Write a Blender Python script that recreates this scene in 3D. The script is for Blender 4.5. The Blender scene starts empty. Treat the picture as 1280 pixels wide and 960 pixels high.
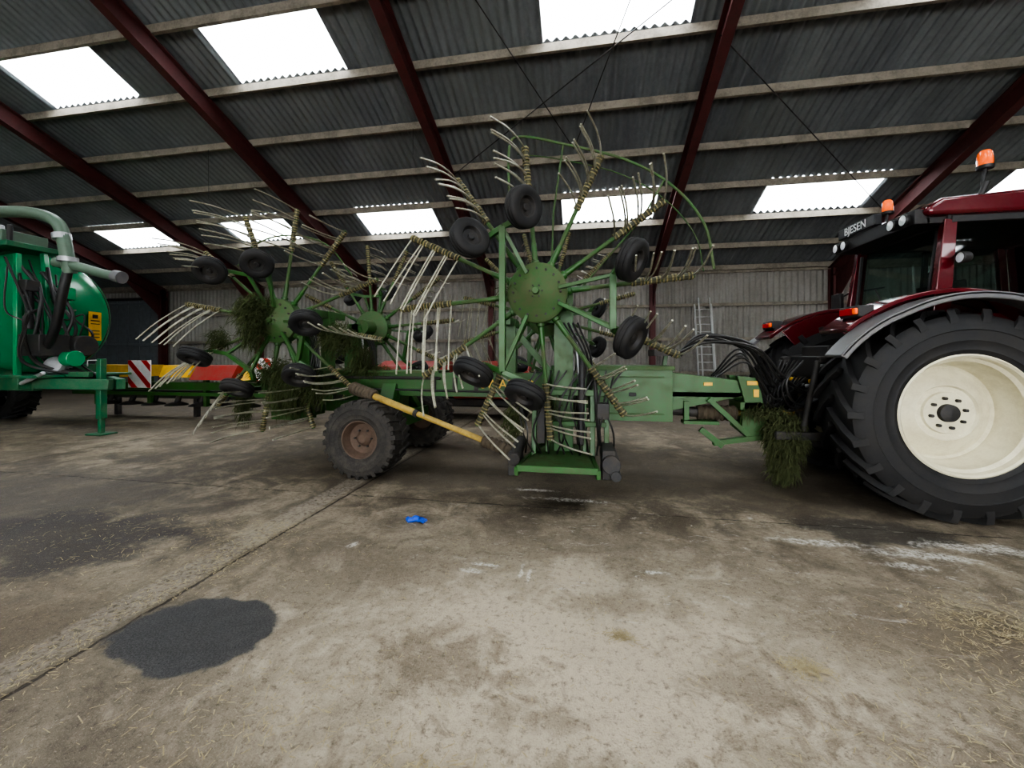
import bpy, math, random
from mathutils import Vector, Matrix
random.seed(7)
V=Vector
pi=math.pi
sc=bpy.context.scene
COL=sc.collection

# ------------------------------------------------------------ materials
def newmat(name):
    m=bpy.data.materials.new(name); m.use_nodes=True
    nt=m.node_tree; nt.nodes.clear()
    out=nt.nodes.new('ShaderNodeOutputMaterial')
    b=nt.nodes.new('ShaderNodeBsdfPrincipled')
    nt.links.new(b.outputs[0],out.inputs[0])
    return m,nt,b,out
def setin(nt,sock,val):
    if hasattr(val,'is_output'): nt.links.new(val,sock)
    else:
        try: sock.default_value=val
        except Exception:
            sock.default_value=(*val,1)
def mth(nt,op,a,b=0.0,c=None,clamp=False):
    n=nt.nodes.new('ShaderNodeMath'); n.operation=op; n.use_clamp=clamp
    setin(nt,n.inputs[0],a); setin(nt,n.inputs[1],b)
    if c is not None: setin(nt,n.inputs[2],c)
    return n.outputs[0]
def noise(nt,vec,scale,detail=4,rough=.6,dist=0.0):
    n=nt.nodes.new('ShaderNodeTexNoise'); n.inputs['Scale'].default_value=scale
    n.inputs['Detail'].default_value=detail; n.inputs['Roughness'].default_value=rough
    n.inputs['Distortion'].default_value=dist
    if vec is not None: nt.links.new(vec,n.inputs['Vector'])
    return n.outputs[0]
def mrange(nt,v,a,b,c=0.0,d=1.0,smooth=True):
    n=nt.nodes.new('ShaderNodeMapRange')
    if smooth: n.interpolation_type='SMOOTHSTEP'
    setin(nt,n.inputs[0],v)
    for i,x in enumerate((a,b,c,d)): n.inputs[i+1].default_value=x
    return n.outputs[0]
def mixc(nt,f,a,b):
    n=nt.nodes.new('ShaderNodeMix'); n.data_type='RGBA'
    setin(nt,n.inputs[0],f)
    for s,v in ((n.inputs[6],a),(n.inputs[7],b)):
        if hasattr(v,'is_output'): nt.links.new(v,s)
        else: s.default_value=(v[0],v[1],v[2],1)
    return n.outputs[2]
def pos(nt):
    return nt.nodes.new('ShaderNodeNewGeometry').outputs['Position']
def sep(nt,v):
    n=nt.nodes.new('ShaderNodeSeparateXYZ'); nt.links.new(v,n.inputs[0]); return n.outputs
def vscale(nt,v,s):
    n=nt.nodes.new('ShaderNodeVectorMath'); n.operation='MULTIPLY'
    nt.links.new(v,n.inputs[0]); n.inputs[1].default_value=s; return n.outputs[0]
def bump(nt,b,h,strength,dist=.01):
    n=nt.nodes.new('ShaderNodeBump'); n.inputs['Strength'].default_value=strength
    n.inputs['Distance'].default_value=dist
    nt.links.new(h,n.inputs['Height']); nt.links.new(n.outputs[0],b.inputs['Normal'])

def paint(name,col,rough=.5,metal=0.0,dirt=(.16,.13,.09),amt=.5,scale=5,bmp=.15,coat=0.0):
    m,nt,b,o=newmat(name)
    p=pos(nt)
    n1=noise(nt,p,scale,6,.65); n2=noise(nt,p,scale*7,4,.7)
    f=mth(nt,'MULTIPLY',mrange(nt,mth(nt,'ADD',mth(nt,'MULTIPLY',n1,.65),mth(nt,'MULTIPLY',n2,.35)),.38,.66),amt)
    c=mixc(nt,f,col,dirt)
    nt.links.new(c,b.inputs['Base Color'])
    r=mrange(nt,f,0,1,rough,min(1,rough+.35)); nt.links.new(r,b.inputs['Roughness'])
    b.inputs['Metallic'].default_value=metal
    b.inputs['Coat Weight'].default_value=coat
    if bmp: bump(nt,b,n2,bmp,.004)
    return m
M={}
M['green']=paint('rake_green_paint',(.018,.088,.013),.42,amt=.5,dirt=(.06,.058,.028))
M['green2']=paint('rake_green_dusty',(.026,.085,.016),.6,amt=.7,dirt=(.095,.09,.05))
M['tankgreen']=paint('tanker_green_paint',(.0,.23,.085),.25,amt=.15,coat=.3)
M['tankgreen_d']=paint('tanker_frame_green',(.0,.11,.045),.45,amt=.35)
M['red']=paint('tractor_red_paint',(.10,.004,.010),.2,metal=.15,amt=.06,coat=.7)
M['redimp']=paint('implement_red_paint',(.28,.012,.01),.4,amt=.35)
M['maroon']=paint('rafter_maroon_steel',(.095,.022,.022),.6,amt=.45,dirt=(.05,.033,.03))
M['cream']=paint('cream_rim_paint',(.60,.565,.41),.4,amt=.35,dirt=(.34,.285,.18),scale=8)
M['grey']=paint('grey_fender_plastic',(.11,.11,.115),.45,amt=.35,dirt=(.19,.17,.14))
M['black']=paint('black_plastic',(.012,.012,.013),.5,amt=.25,dirt=(.07,.06,.05))
M['dark']=paint('dark_castings',(.018,.018,.019),.6,amt=.5,dirt=(.07,.055,.04))
M['rubber']=paint('tyre_rubber',(.010,.010,.011),.7,amt=.4,dirt=(.042,.037,.031),scale=4)
M['rubberd']=paint('dusty_tyre_rubber',(.022,.020,.018),.85,amt=.7,dirt=(.08,.07,.058),scale=9)
M['rust']=paint('rusty_rim',(.10,.065,.045),.75,amt=.6,dirt=(.05,.036,.028))
M['tine']=paint('spring_tine_steel',(.40,.39,.31),.4,metal=.35,amt=.6,dirt=(.13,.11,.06),scale=10,bmp=0)
M['tined']=paint('rusty_tine_coil',(.27,.23,.11),.5,metal=.2,amt=.7,dirt=(.06,.05,.025),scale=14,bmp=0)
M['tineb']=paint('tine_coil_dark',(.022,.026,.016),.6,amt=.6,scale=20,bmp=0,dirt=(.12,.10,.04))
M['steel']=paint('galvanised_steel',(.42,.43,.44),.4,metal=.7,amt=.3)
M['alu']=paint('ladder_aluminium',(.42,.42,.41),.4,amt=.3)
M['yellow']=paint('yellow_paint',(.64,.37,.02),.45,amt=.3)
M['ochre']=paint('shaft_guard_ochre',(.36,.25,.06),.5,amt=.6,dirt=(.13,.085,.035))
M['boot']=paint('rubber_boot_brown',(.05,.038,.025),.8,amt=.5,dirt=(.13,.10,.065))
M['pipegrey']=paint('suction_pipe_grey_green',(.095,.15,.105),.45,amt=.35,dirt=(.09,.09,.065))
M['hose']=paint('hydraulic_hose',(.012,.012,.012),.4,amt=.1,bmp=0)
M['timber']=paint('purlin_timber',(.26,.23,.185),.8,amt=.7,dirt=(.11,.095,.075),scale=3)
M['blue']=paint('blue_nitrile',(.005,.06,.42),.4,amt=.05)
M['seat']=paint('cab_fabric',(.03,.03,.035),.9,amt=.2)
M['white']=paint('white_reflective',(.7,.7,.7),.4,amt=.2)
M['signred']=paint('sign_red_reflective',(.5,.02,.02),.4,amt=.15)
M['hay']=paint('dry_grass',(.07,.08,.03),.9,amt=.7,dirt=(.03,.042,.016),scale=20,bmp=0)
M['moss']=paint('green_cut_grass',(.045,.065,.018),.9,amt=.6,dirt=(.08,.08,.03),scale=20,bmp=0)
M['straw']=paint('straw_bits',(.45,.38,.23),.9,amt=.7,scale=30,bmp=0,dirt=(.2,.15,.08))
M['signblack']=paint('sign_black',(.01,.01,.012),.3,amt=.05)
M['doorgrey']=paint('grey_sliding_door_sheet',(.14,.16,.17),.6,amt=.4,dirt=(.10,.10,.095))
def simple(name,col,rough=.4,em=None,es=0,trans=0):
    m,nt,b,o=newmat(name); b.inputs['Base Color'].default_value=(*col,1); b.inputs['Roughness'].default_value=rough
    if em: b.inputs['Emission Color'].default_value=(*em,1); b.inputs['Emission Strength'].default_value=es
    return m
M['orange']=simple('beacon_orange_lens',(.85,.12,.01),.15,(1,.15,.02),.2)
M['lens']=simple('lamp_lens',(.75,.78,.8),.1)
M['redlens']=simple('tail_lamp_lens',(.5,.01,.01),.15)
def glass():
    m,nt,b,o=newmat('cab_glass_tinted')
    tr=nt.nodes.new('ShaderNodeBsdfTransparent'); tr.inputs[0].default_value=(.5,.62,.58,1)
    gl=nt.nodes.new('ShaderNodeBsdfGlossy'); gl.inputs['Roughness'].default_value=.03
    fr=nt.nodes.new('ShaderNodeFresnel'); fr.inputs[0].default_value=1.5
    f=mth(nt,'ADD',fr.outputs[0],.08)
    mx=nt.nodes.new('ShaderNodeMixShader'); nt.links.new(f,mx.inputs[0])
    nt.links.new(tr.outputs[0],mx.inputs[1]); nt.links.new(gl.outputs[0],mx.inputs[2])
    nt.links.new(mx.outputs[0],o.inputs[0]); return m
M['glass']=glass()
def skylight():
    m,nt,b,o=newmat('translucent_skylight_sheet')
    tr=nt.nodes.new('ShaderNodeBsdfTransparent'); tr.inputs[0].default_value=(.95,.98,1,1)
    tl=nt.nodes.new('ShaderNodeBsdfTranslucent'); tl.inputs[0].default_value=(.9,.93,.94,1)
    mx=nt.nodes.new('ShaderNodeMixShader'); mx.inputs[0].default_value=.4
    nt.links.new(tr.outputs[0],mx.inputs[1]); nt.links.new(tl.outputs[0],mx.inputs[2])
    nt.links.new(mx.outputs[0],o.inputs[0]); return m
M['skylight']=skylight()
def sheetmat(name,c1,c2,sx,lo=.35,hi=.68,moss=None):
    m,nt,b,o=newmat(name); p=pos(nt)
    a=noise(nt,vscale(nt,p,sx),1.0,5,.6); a2=noise(nt,p,9,5,.7)
    f=mrange(nt,mth(nt,'ADD',mth(nt,'MULTIPLY',a,.7),mth(nt,'MULTIPLY',a2,.3)),lo,hi)
    c=mixc(nt,f,c1,c2)
    if moss:
        c=mixc(nt,mth(nt,'MULTIPLY',mrange(nt,noise(nt,p,.35,4,.6),.42,.62),.4),c,moss)
    nt.links.new(c,b.inputs['Base Color'])
    b.inputs['Roughness'].default_value=.6
    bump(nt,b,a2,.12,.005); return m
M['roof']=sheetmat('fibre_cement_sheet_roof',(.125,.135,.145),(.20,.215,.222),(.8,.3,.3),moss=(.15,.165,.15))
M['wall']=sheetmat('corrugated_wall_sheet',(.20,.185,.165),(.29,.275,.25),(.7,1,.5))
def floormat():
    m,nt,b,o=newmat('stained_concrete_floor'); p=pos(nt); s=sep(nt,p); x,y=s[0],s[1]
    big=noise(nt,p,.5,5,.6,.3); med=noise(nt,p,2.0,9,.7,.5); mid=noise(nt,p,6,7,.7,.6); fine=noise(nt,p,28,8,.78); grit=noise(nt,p,110,3,.7)
    c=mixc(nt,mrange(nt,med,.36,.64),(.135,.108,.078),(.295,.25,.185))
    c=mixc(nt,mth(nt,'MULTIPLY',mrange(nt,big,.44,.64),.5),c,(.10,.083,.063))
    c=mixc(nt,mth(nt,'MULTIPLY',mrange(nt,mid,.50,.68),.5),c,(.09,.072,.05))
    c=mixc(nt,mth(nt,'MULTIPLY',mrange(nt,mid,.46,.30),.4),c,(.42,.37,.29))
    def ell(cx,cy,rx,ry,nz,wob):
        dx=mth(nt,'DIVIDE',mth(nt,'SUBTRACT',x,cx),rx); dy=mth(nt,'DIVIDE',mth(nt,'SUBTRACT',y,cy),ry)
        d=mth(nt,'SQRT',mth(nt,'ADD',mth(nt,'MULTIPLY',dx,dx),mth(nt,'MULTIPLY',dy,dy)))
        return mth(nt,'ADD',d,mth(nt,'MULTIPLY',mth(nt,'SUBTRACT',nz,.5),wob))
    skylight_pool=mrange(nt,ell(0,1.95,1.8,1.2,med,3.0),1.2,.3)  # pale centre patch: skylight falling on the floor, painted into the colour
    c=mixc(nt,mth(nt,'MULTIPLY',skylight_pool,.62),c,(.62,.535,.41))
    for (cx,cy,rx,ry,k) in ((-.7,1.9,.5,.22,.65),(.1,1.35,.4,.2,.55),(.75,2.0,.35,.25,.5),(.2,2.5,.5,.15,.5),(-.2,1.65,.25,.1,.5),(.5,1.4,.2,.12,.4),(1.6,1.6,.9,.4,.65),(2.1,2.5,.9,.35,.65),(-1.1,1.0,.6,.4,.6),(-3.3,1.5,.7,.6,.7),(-1.2,2.6,.5,.3,.4),(.2,.95,.7,.2,.45)):
        g=mrange(nt,ell(cx,cy,rx,ry,mid,4.5),1.3,.2)
        c=mixc(nt,mth(nt,'MULTIPLY',g,k),c,(.14,.108,.075))
    g=mrange(nt,ell(-6.0,3.2,3.3,1.9,med,2.2),1.1,.3)
    c=mixc(nt,mth(nt,'MULTIPLY',g,.6),c,(.08,.07,.065))
    g=mrange(nt,ell(-4.3,2.6,1.15,.6,med,2.0),1.1,.65)
    c=mixc(nt,mth(nt,'MULTIPLY',g,.7),c,(.045,.04,.043))
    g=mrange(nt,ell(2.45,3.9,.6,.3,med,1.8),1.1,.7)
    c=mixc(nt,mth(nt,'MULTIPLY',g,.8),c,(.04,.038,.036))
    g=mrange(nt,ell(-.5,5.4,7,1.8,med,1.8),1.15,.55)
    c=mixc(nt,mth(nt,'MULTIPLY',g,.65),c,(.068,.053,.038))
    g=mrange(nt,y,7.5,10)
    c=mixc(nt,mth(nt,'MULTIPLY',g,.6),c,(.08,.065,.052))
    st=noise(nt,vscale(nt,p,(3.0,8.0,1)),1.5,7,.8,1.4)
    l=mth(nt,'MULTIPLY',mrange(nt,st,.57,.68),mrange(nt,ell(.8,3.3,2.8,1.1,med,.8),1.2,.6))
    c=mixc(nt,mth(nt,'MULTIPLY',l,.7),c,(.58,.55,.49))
    for (cx,cy,rx,ry) in ((-.74,2.7,.10,.03),(-.70,2.8,.12,.02),(-.42,2.75,.015,.1),(-.36,2.7,.012,.08),(.48,2.9,.11,.025),(2.5,3.5,.4,.08),(3.1,3.7,.5,.1),(1.9,3.6,.35,.06),(-.1,4.2,.4,.05),(-.5,4.45,.3,.04),(-1.8,2.9,.03,.05),(2.3,3.3,.2,.05)):  # white marks; those by the tractor wheel also paint in a sun patch
        l=mrange(nt,ell(cx,cy,rx,ry,mid,3.6),1.3,.4)
        c=mixc(nt,mth(nt,'MULTIPLY',mth(nt,'MULTIPLY',l,mrange(nt,fine,.60,.40)),.75),c,(.7,.68,.63))
    c=mixc(nt,mth(nt,'MULTIPLY',mrange(nt,fine,.50,.66),.6),c,(.08,.062,.044))
    c=mixc(nt,mth(nt,'MULTIPLY',mrange(nt,fine,.42,.30),.35),c,(.5,.44,.35))
    c=mixc(nt,mth(nt,'MULTIPLY',mrange(nt,grit,.56,.7),.35),c,(.52,.47,.38))
    c=mixc(nt,mth(nt,'MULTIPLY',mrange(nt,grit,.42,.32),.4),c,(.05,.04,.03))
    wob=mth(nt,'MULTIPLY',mth(nt,'SUBTRACT',noise(nt,p,6,5,.7),.5),.06)
    def joint(co,v,w):
        d=mth(nt,'ABSOLUTE',mth(nt,'SUBTRACT',mth(nt,'ADD',co,wob),v)); return mrange(nt,d,w,w*.35)
    j1=joint(x,-2.5,.016); j2=joint(y,3.95,.012)
    jj=mth(nt,'MAXIMUM',mth(nt,'MULTIPLY',j1,mrange(nt,mid,.66,.52)),mth(nt,'MULTIPLY',j2,mrange(nt,mid,.58,.46)))
    for v in (-7.9,8.3): jj=mth(nt,'MAXIMUM',jj,joint(x,v,.014))
    c=mixc(nt,mth(nt,'MULTIPLY',jj,.8),c,(.03,.026,.022))
    band=mrange(nt,mth(nt,'ABSOLUTE',mth(nt,'SUBTRACT',mth(nt,'ADD',x,wob),-2.68)),.15,.1)
    c=mixc(nt,mth(nt,'MULTIPLY',mth(nt,'MULTIPLY',band,mrange(nt,fine,.6,.45)),.45),c,(.36,.32,.265))
    e=ell(-2.07,1.84,.46,.3,noise(nt,p,4,4,.6),.9)
    pd=mth(nt,'MULTIPLY',mrange(nt,e,1.05,.93),mrange(nt,x,-2.52,-2.47))
    c=mixc(nt,mth(nt,'MULTIPLY',pd,.92),c,mixc(nt,mrange(nt,grit,.4,.6),(.04,.04,.042),(.075,.075,.078)))
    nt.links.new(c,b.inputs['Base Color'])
    r=mrange(nt,med,.3,.7,.6,.85); nt.links.new(mth(nt,'SUBTRACT',r,mth(nt,'MULTIPLY',pd,.1)),b.inputs['Roughness'])
    b.inputs['Specular IOR Level'].default_value=.3
    h=mth(nt,'SUBTRACT',mth(nt,'ADD',mth(nt,'MULTIPLY',fine,.7),mth(nt,'MULTIPLY',grit,.35)),mth(nt,'MULTIPLY',jj,1.2))
    bump(nt,b,h,.7,.018)
    return m
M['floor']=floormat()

# ------------------------------------------------------------ mesh builder
def perp(d):
    a=V((0,0,1)) if abs(d.z)<.9 else V((1,0,0))
    u=d.cross(a).normalized(); return u,d.cross(u).normalized()
def cr(pts,k=6):
    pts=[V(p) for p in pts]; out=[]
    P=[pts[0]*2-pts[1]]+pts+[pts[-1]*2-pts[-2]]
    for i in range(1,len(P)-2):
        a,b,c,d=P[i-1],P[i],P[i+1],P[i+2]
        for j in range(k):
            t=j/k
            out.append(.5*((2*b)+(c-a)*t+(2*a-5*b+4*c-d)*t*t+(3*b-a-3*c+d)*t**3))
    out.append(pts[-1]); return out
class MB:
    def __init__(s): s.v=[];s.f=[];s.m=[]
    def add(s,vs,fs,m):
        o=len(s.v); s.v+=[tuple(v) for v in vs]; s.f+=[tuple(i+o for i in f) for f in fs]; s.m+=[m]*len(fs)
    def tube(s,pts,r,m,n=8,caps=True):
        pts=[V(p) for p in pts]; N=len(pts)
        rs=r if isinstance(r,(list,tuple)) else [r]*N
        T=[]
        for i in range(N):
            a=pts[max(0,i-1)]; b=pts[min(N-1,i+1)]; d=(b-a)
            T.append(d.normalized() if d.length>1e-9 else V((0,0,1)))
        u,_=perp(T[0]); vs=[]
        for i in range(N):
            u=(u-T[i]*u.dot(T[i])); 
            if u.length<1e-6: u,_=perp(T[i])
            u.normalize(); w=T[i].cross(u)
            for k in range(n):
                a=2*pi*k/n; vs.append(pts[i]+(u*math.cos(a)+w*math.sin(a))*rs[i])
        fs=[(i*n+k,i*n+(k+1)%n,(i+1)*n+(k+1)%n,(i+1)*n+k) for i in range(N-1) for k in range(n)]
        if caps: fs+=[tuple(range(n)),tuple((N-1)*n+k for k in range(n))]
        s.add(vs,fs,m)
    def beam(s,p0,p1,w,h,m,up=(0,0,1),w2=None,h2=None):
        p0=V(p0);p1=V(p1); d=(p1-p0).normalized(); up=V(up)
        if abs(d.dot(up))>.98: up=V((0,1,0))
        if abs(d.dot(up))>.98: up=V((0,0,1))
        sd=d.cross(up).normalized(); un=sd.cross(d)
        w2=w if w2 is None else w2; h2=h if h2 is None else h2
        vs=[]
        for p,a,b in ((p0,w,h),(p1,w2,h2)):
            vs+=[p-sd*a/2-un*b/2,p+sd*a/2-un*b/2,p+sd*a/2+un*b/2,p-sd*a/2+un*b/2]
        s.add(vs,[(0,1,2,3),(4,5,6,7),(0,1,5,4),(1,2,6,5),(2,3,7,6),(3,0,4,7)],m)
    def box(s,c,sz,m,R=None):
        c=V(c); vs=[]
        for x in (-.5,.5):
            for y in (-.5,.5):
                for z in (-.5,.5):
                    p=V((x*sz[0],y*sz[1],z*sz[2]))
                    if R: p=R@p
                    vs.append(c+p)
        s.add(vs,[(0,1,3,2),(4,5,7,6),(0,1,5,4),(2,3,7,6),(0,2,6,4),(1,3,7,5)],m)
    def bb(s,x0,x1,y0,y1,z0,z1,m): s.box(((x0+x1)/2,(y0+y1)/2,(z0+z1)/2),(x1-x0,y1-y0,z1-z0),m)
    def lathe(s,c,ax,prof,m,n=32,ms=None):
        c=V(c); ax=V(ax).normalized(); u,w=perp(ax); vs=[]
        for (r,h) in prof:
            for k in range(n):
                a=2*pi*k/n; vs.append(c+ax*h+(u*math.cos(a)+w*math.sin(a))*r)
        o=len(s.v); s.v+=[tuple(v) for v in vs]
        for i in range(len(prof)-1):
            for k in range(n):
                s.f.append((o+i*n+k,o+i*n+(k+1)%n,o+(i+1)*n+(k+1)%n,o+(i+1)*n+k)); s.m.append(ms[i] if ms else m)
    def prism(s,poly,ext,m):
        poly=[V(p) for p in poly]; ext=V(ext); n=len(poly)
        vs=poly+[p+ext for p in poly]
        s.add(vs,[tuple(range(n)),tuple(range(n,2*n))]+[(i,(i+1)%n,n+(i+1)%n,n+i) for i in range(n)],m)
    def ribbon(s,pts,wv,th,m):
        pts=[V(p) for p in pts]; wv=V(wv); N=len(pts); vs=[]
        for i in range(N):
            t=(pts[min(N-1,i+1)]-pts[max(0,i-1)]).normalized(); nrm=t.cross(wv.normalized()).normalized()
            vs+=[pts[i],pts[i]+wv,pts[i]+wv+nrm*th,pts[i]+nrm*th]
        fs=[(0,1,2,3),tuple(4*(N-1)+k for k in range(4))]
        for i in range(N-1):
            for k in range(4): fs.append((4*i+k,4*i+(k+1)%4,4*i+4+(k+1)%4,4*i+4+k))
        s.add(vs,fs,m)
    def quad(s,a,b,c,d,m): s.add([a,b,c,d],[(0,1,2,3)],m)
    def build(s,name,parent=None,bevel=0,seg=1,smooth=True,ang=38,recalc=True):
        me=bpy.data.meshes.new(name); me.from_pydata(s.v,[],s.f)
        keys=[]
        for k in s.m:
            if k not in keys: keys.append(k)
        for k in keys: me.materials.append(M[k])
        ix={k:i for i,k in enumerate(keys)}
        me.polygons.foreach_set('material_index',[ix[k] for k in s.m])
        if recalc:
            import bmesh
            bm=bmesh.new(); bm.from_mesh(me); bmesh.ops.recalc_face_normals(bm,faces=bm.faces); bm.to_mesh(me); bm.free()
        if smooth:
            me.polygons.foreach_set('use_smooth',[True]*len(me.polygons)); me.set_sharp_from_angle(angle=math.radians(ang))
        me.update()
        ob=bpy.data.objects.new(name,me); COL.objects.link(ob)
        if parent: ob.parent=parent
        if bevel:
            md=ob.modifiers.new('bevel','BEVEL'); md.width=bevel; md.segments=seg; md.limit_method='ANGLE'; md.angle_limit=math.radians(60)
            md.harden_normals=False
        return ob
def empty(name,loc=(0,0,0)):
    e=bpy.data.objects.new(name,None); COL.objects.link(e); e.empty_display_size=.2; return e
def text(name,body,loc,rot,size,mat,parent,ext=.002):
    c=bpy.data.curves.new(name,'FONT'); c.body=body; c.size=size; c.extrude=ext; c.align_x='CENTER'; c.align_y='CENTER'
    c.materials.append(M[mat]); o=bpy.data.objects.new(name,c); o.location=loc; o.rotation_euler=rot; COL.objects.link(o); o.parent=parent; return o

def clump(mb,c,rad,n,m,ln=(.06,.2),droop=.6,w=.004):
    c=V(c)
    for _ in range(n):
        d=V((random.gauss(0,1),random.gauss(0,1),random.gauss(0,1))).normalized()*random.random()**.5
        p=c+V((d.x*rad[0],d.y*rad[1],d.z*rad[2]))
        q=V((random.gauss(0,1),random.gauss(0,1),random.gauss(0,1)-droop*1.5)).normalized()
        L=random.uniform(*ln); e=p+q*L*.5; q2=(q+V((random.uniform(-.6,.6),random.uniform(-.6,.6),-droop))).normalized(); g=e+q2*L*.5
        sd=q.cross(V((random.random(),random.random(),random.random()))).normalized()*w
        mb.add([p-sd,p+sd,e+sd,e-sd,g],[(0,1,2,3),(3,2,4)],m)

def lugtyre(mb,c,ax,R,W,Rr,N,m,lug=.045,sweep=.24,lw=.045,dirn=1):
    c=V(c); A=V(ax).normalized(); u=V((1,0,0)); u=(u-A*u.dot(A)).normalized(); w=A.cross(u)
    Rc=R-lug; D=Rc-Rr
    prof=[(Rr,W*.36),(Rr+.02,W*.43),(Rr+D*.14,W*.455),(Rr+D*.16,W*.47),(Rr+D*.19,W*.465),(Rr+D*.35,W*.49),(Rr+D*.37,W*.5),(Rr+D*.40,W*.495),(Rr+D*.6,W*.5),(Rr+D*.62,W*.51),(Rr+D*.65,W*.498),(Rr+D*.85,W*.475),(Rc-.012,W*.42),(Rc,W*.2),(Rc,0)]
    prof=prof+[(r,-h) for r,h in reversed(prof[:-1])]
    mb.lathe(c,A,prof,m,72)
    st=[(.0,Rc-.01,Rc+lug),(.25,Rc-.01,Rc+lug),(.7,Rc-.012,Rc+lug*.95),(1.0,Rc-.03,Rc+lug*.7),(1.07,Rr+(Rc-Rr)*.78,Rr+(Rc-Rr)*.92)]
    for sg in (1,-1):
        for k in range(N):
            a0=2*pi*(k+(.5 if sg<0 else 0))/N
            vs=[]
            for f,rb,rt in st:
                h=sg*(f*W*.47-.01); a=a0+dirn*min(f,1)*sweep; dw=lw/R*(.5+.15*f)
                for (aa,rr) in ((a-dw,rb),(a+dw,rb),(a+dw*.8,rt),(a-dw*.8,rt)):
                    vs.append(c+A*h+(u*math.cos(aa)+w*math.sin(aa))*rr)
            fs=[(0,1,2,3),tuple(16+k2 for k2 in range(4))]
            for i in range(4):
                for q in range(4): fs.append((4*i+q,4*i+(q+1)%4,4*i+4+(q+1)%4,4*i+4+q))
            mb.add(vs,fs,m)
def smallwheel(mb,c,ax,R=.19,W=.13):
    A=V(ax).normalized()
    prof=[(R*.5,W*.4),(R*.6,W*.48),(R*.8,W*.5),(R*.95,W*.42),(R,W*.3),(R,W*.2),(R*.95,W*.18),(R*.95,W*.14),(R,W*.12),(R,W*.0)]
    prof=prof+[(r,-h) for r,h in reversed(prof[:-1])]
    mb.lathe(c,A,prof,'rubber',36)
    mb.lathe(c,A,[(.001,W*.3),(.03,W*.3),(.035,W*.12),(R*.42,W*.15),(R*.5,W*.42),(R*.54,W*.42),(R*.54,-W*.42),(R*.5,-W*.42),(R*.42,-W*.15),(.035,-W*.12),(.03,-W*.3),(.001,-W*.3)],'dark',24)

# ------------------------------------------------------------ building shell
XL,XR=-27.0,17.0; YW=15.1; TS=.384; YR=2.5
def zr(y):
    yy=y if y>=YR else 2*YR-y
    return 4.6+TS*(YW-yy)
near=[(-17.9,-15.4),(-12.5,-10.05),(-7.35,-4.8),(-.75,1.9),(4.8,7.4),(10.2,12.8)]
far=[(-17.2,-14.7),(-12.0,-9.6),(-7.0,-4.5),(-.6,2.05),(4.8,7.5),(10.2,12.8)]
def roofpart(ys):
    mb=MB(); per=.177; n=int((XR-XL)/per*6); vs=[]
    for y in ys:
        for i in range(n+1):
            x=XL+(XR-XL)*i/n
            vs.append((x,y,zr(y)+.036*math.sin(2*pi*x/per)))
    fsR=[];fsS=[]
    for j in range(len(ys)-1):
        ym=(ys[j]+ys[j+1])/2; yy=ym if ym>=YR else 2*YR-ym
        row=near if 6.5<yy<7.58 else far if 11.3<yy<12.45 else (near if ym<YR and 3.96<yy<5.2 else [])  # front-slope skylights are unseen, added with an extra row for more top light
        for i in range(n):
            x=XL+(XR-XL)*(i+.5)/n
            f=(j*(n+1)+i,j*(n+1)+i+1,(j+1)*(n+1)+i+1,(j+1)*(n+1)+i)
            (fsS if any(a<x<b for a,b in row) else fsR).append(f)
    mb.v+=vs; mb.f+=fsR+fsS; mb.m+=['roof']*len(fsR)+['skylight']*len(fsS)
    return mb
ysb=[15.5,14.9,13.7,12.45,11.3,10.06,8.84,7.58,6.5,5.2,3.96,2.5]
roofpart(ysb).build('ceiling',ang=80,recalc=False)
roofpart([5-y for y in reversed(ysb)]).build('ceiling_front_slope',ang=80,recalc=False)
mb=MB()
for y in [14.9,13.72,12.5,11.26,10.06,8.84,7.62,6.42,5.2,3.96,2.9]:
    for yy in (y,5-y):
        mb.bb(XL,XR,yy-.035,yy+.035,zr(yy)-.2,zr(yy)-.035,'timber')
mb.build('trim_purlins')
mb=MB()
RX=[-24.0,-18.4,-13.5,-8.3,-3.42,2.44,8.16,13.7]
def ibeam(mb,a,b,h,w,m,up):
    a=V(a);b=V(b);d=(b-a).normalized();sd=d.cross(V(up)).normalized();un=sd.cross(d)
    mb.beam(a+un*h/2,b+un*h/2,w,.02,m,up); mb.beam(a-un*h/2,b-un*h/2,w,.02,m,up); mb.beam(a,b,.015,h,m,up)
for x in RX:
    d=.2+.21
    ibeam(mb,(x,14.9,zr(14.9)-d),(x,YR,zr(YR)-d),.38,.19,'maroon',(0,0,1))
    ibeam(mb,(x,5-14.9,zr(14.9)-d),(x,YR,zr(YR)-d),.38,.19,'maroon',(0,0,1))
    for yy in (14.85,5-14.85):
        ibeam(mb,(x,yy,0),(x,yy,zr(14.85)-.3),.28,.17,'maroon',(0,1,0))
    mb.prism([(x-.01,14.75,3.2),(x-.01,14.75,zr(14.75)-.5),(x-.01,13.0,zr(13.0)-.5)],(.02,0,0),'maroon')
mb.build('trim_portal_frames')
mb=MB()
def rp(x,y,dz=.3): return (x,y,zr(y)-dz)
for a,b in (((-1.9,6.4),(-.2,9.6)),((.9,6.6),(-.2,9.6)),((-3.4,10.1),(2.4,6.4)),((8.1,12.4),(2.4,7.6))):
    mb.tube([rp(*a),rp(*b)],.011,'dark',6)
mb.tube([(-9.5,8.8,zr(8.8)-.2),(-9.6,8.9,5.6),(-9.2,9.3,5.3)],.008,'hose',5)
mb.tube([(-3.9,8.8,zr(8.8)-.2),(-3.9,8.8,6.2)],.006,'hose',5)
mb.build('trim_brace_rods')
mb=MB(); per=.19; n=int((XR-XL)/per*6); vs=[]
for z in (0,1.15,2.6,4.62):
    for i in range(n+1):
        x=XL+(XR-XL)*i/n; vs.append((x,YW+.036*math.sin(2*pi*x/per),z))
fs=[(j*(n+1)+i,j*(n+1)+i+1,(j+1)*(n+1)+i+1,(j+1)*(n+1)+i) for j in range(3) for i in range(n)]
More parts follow.
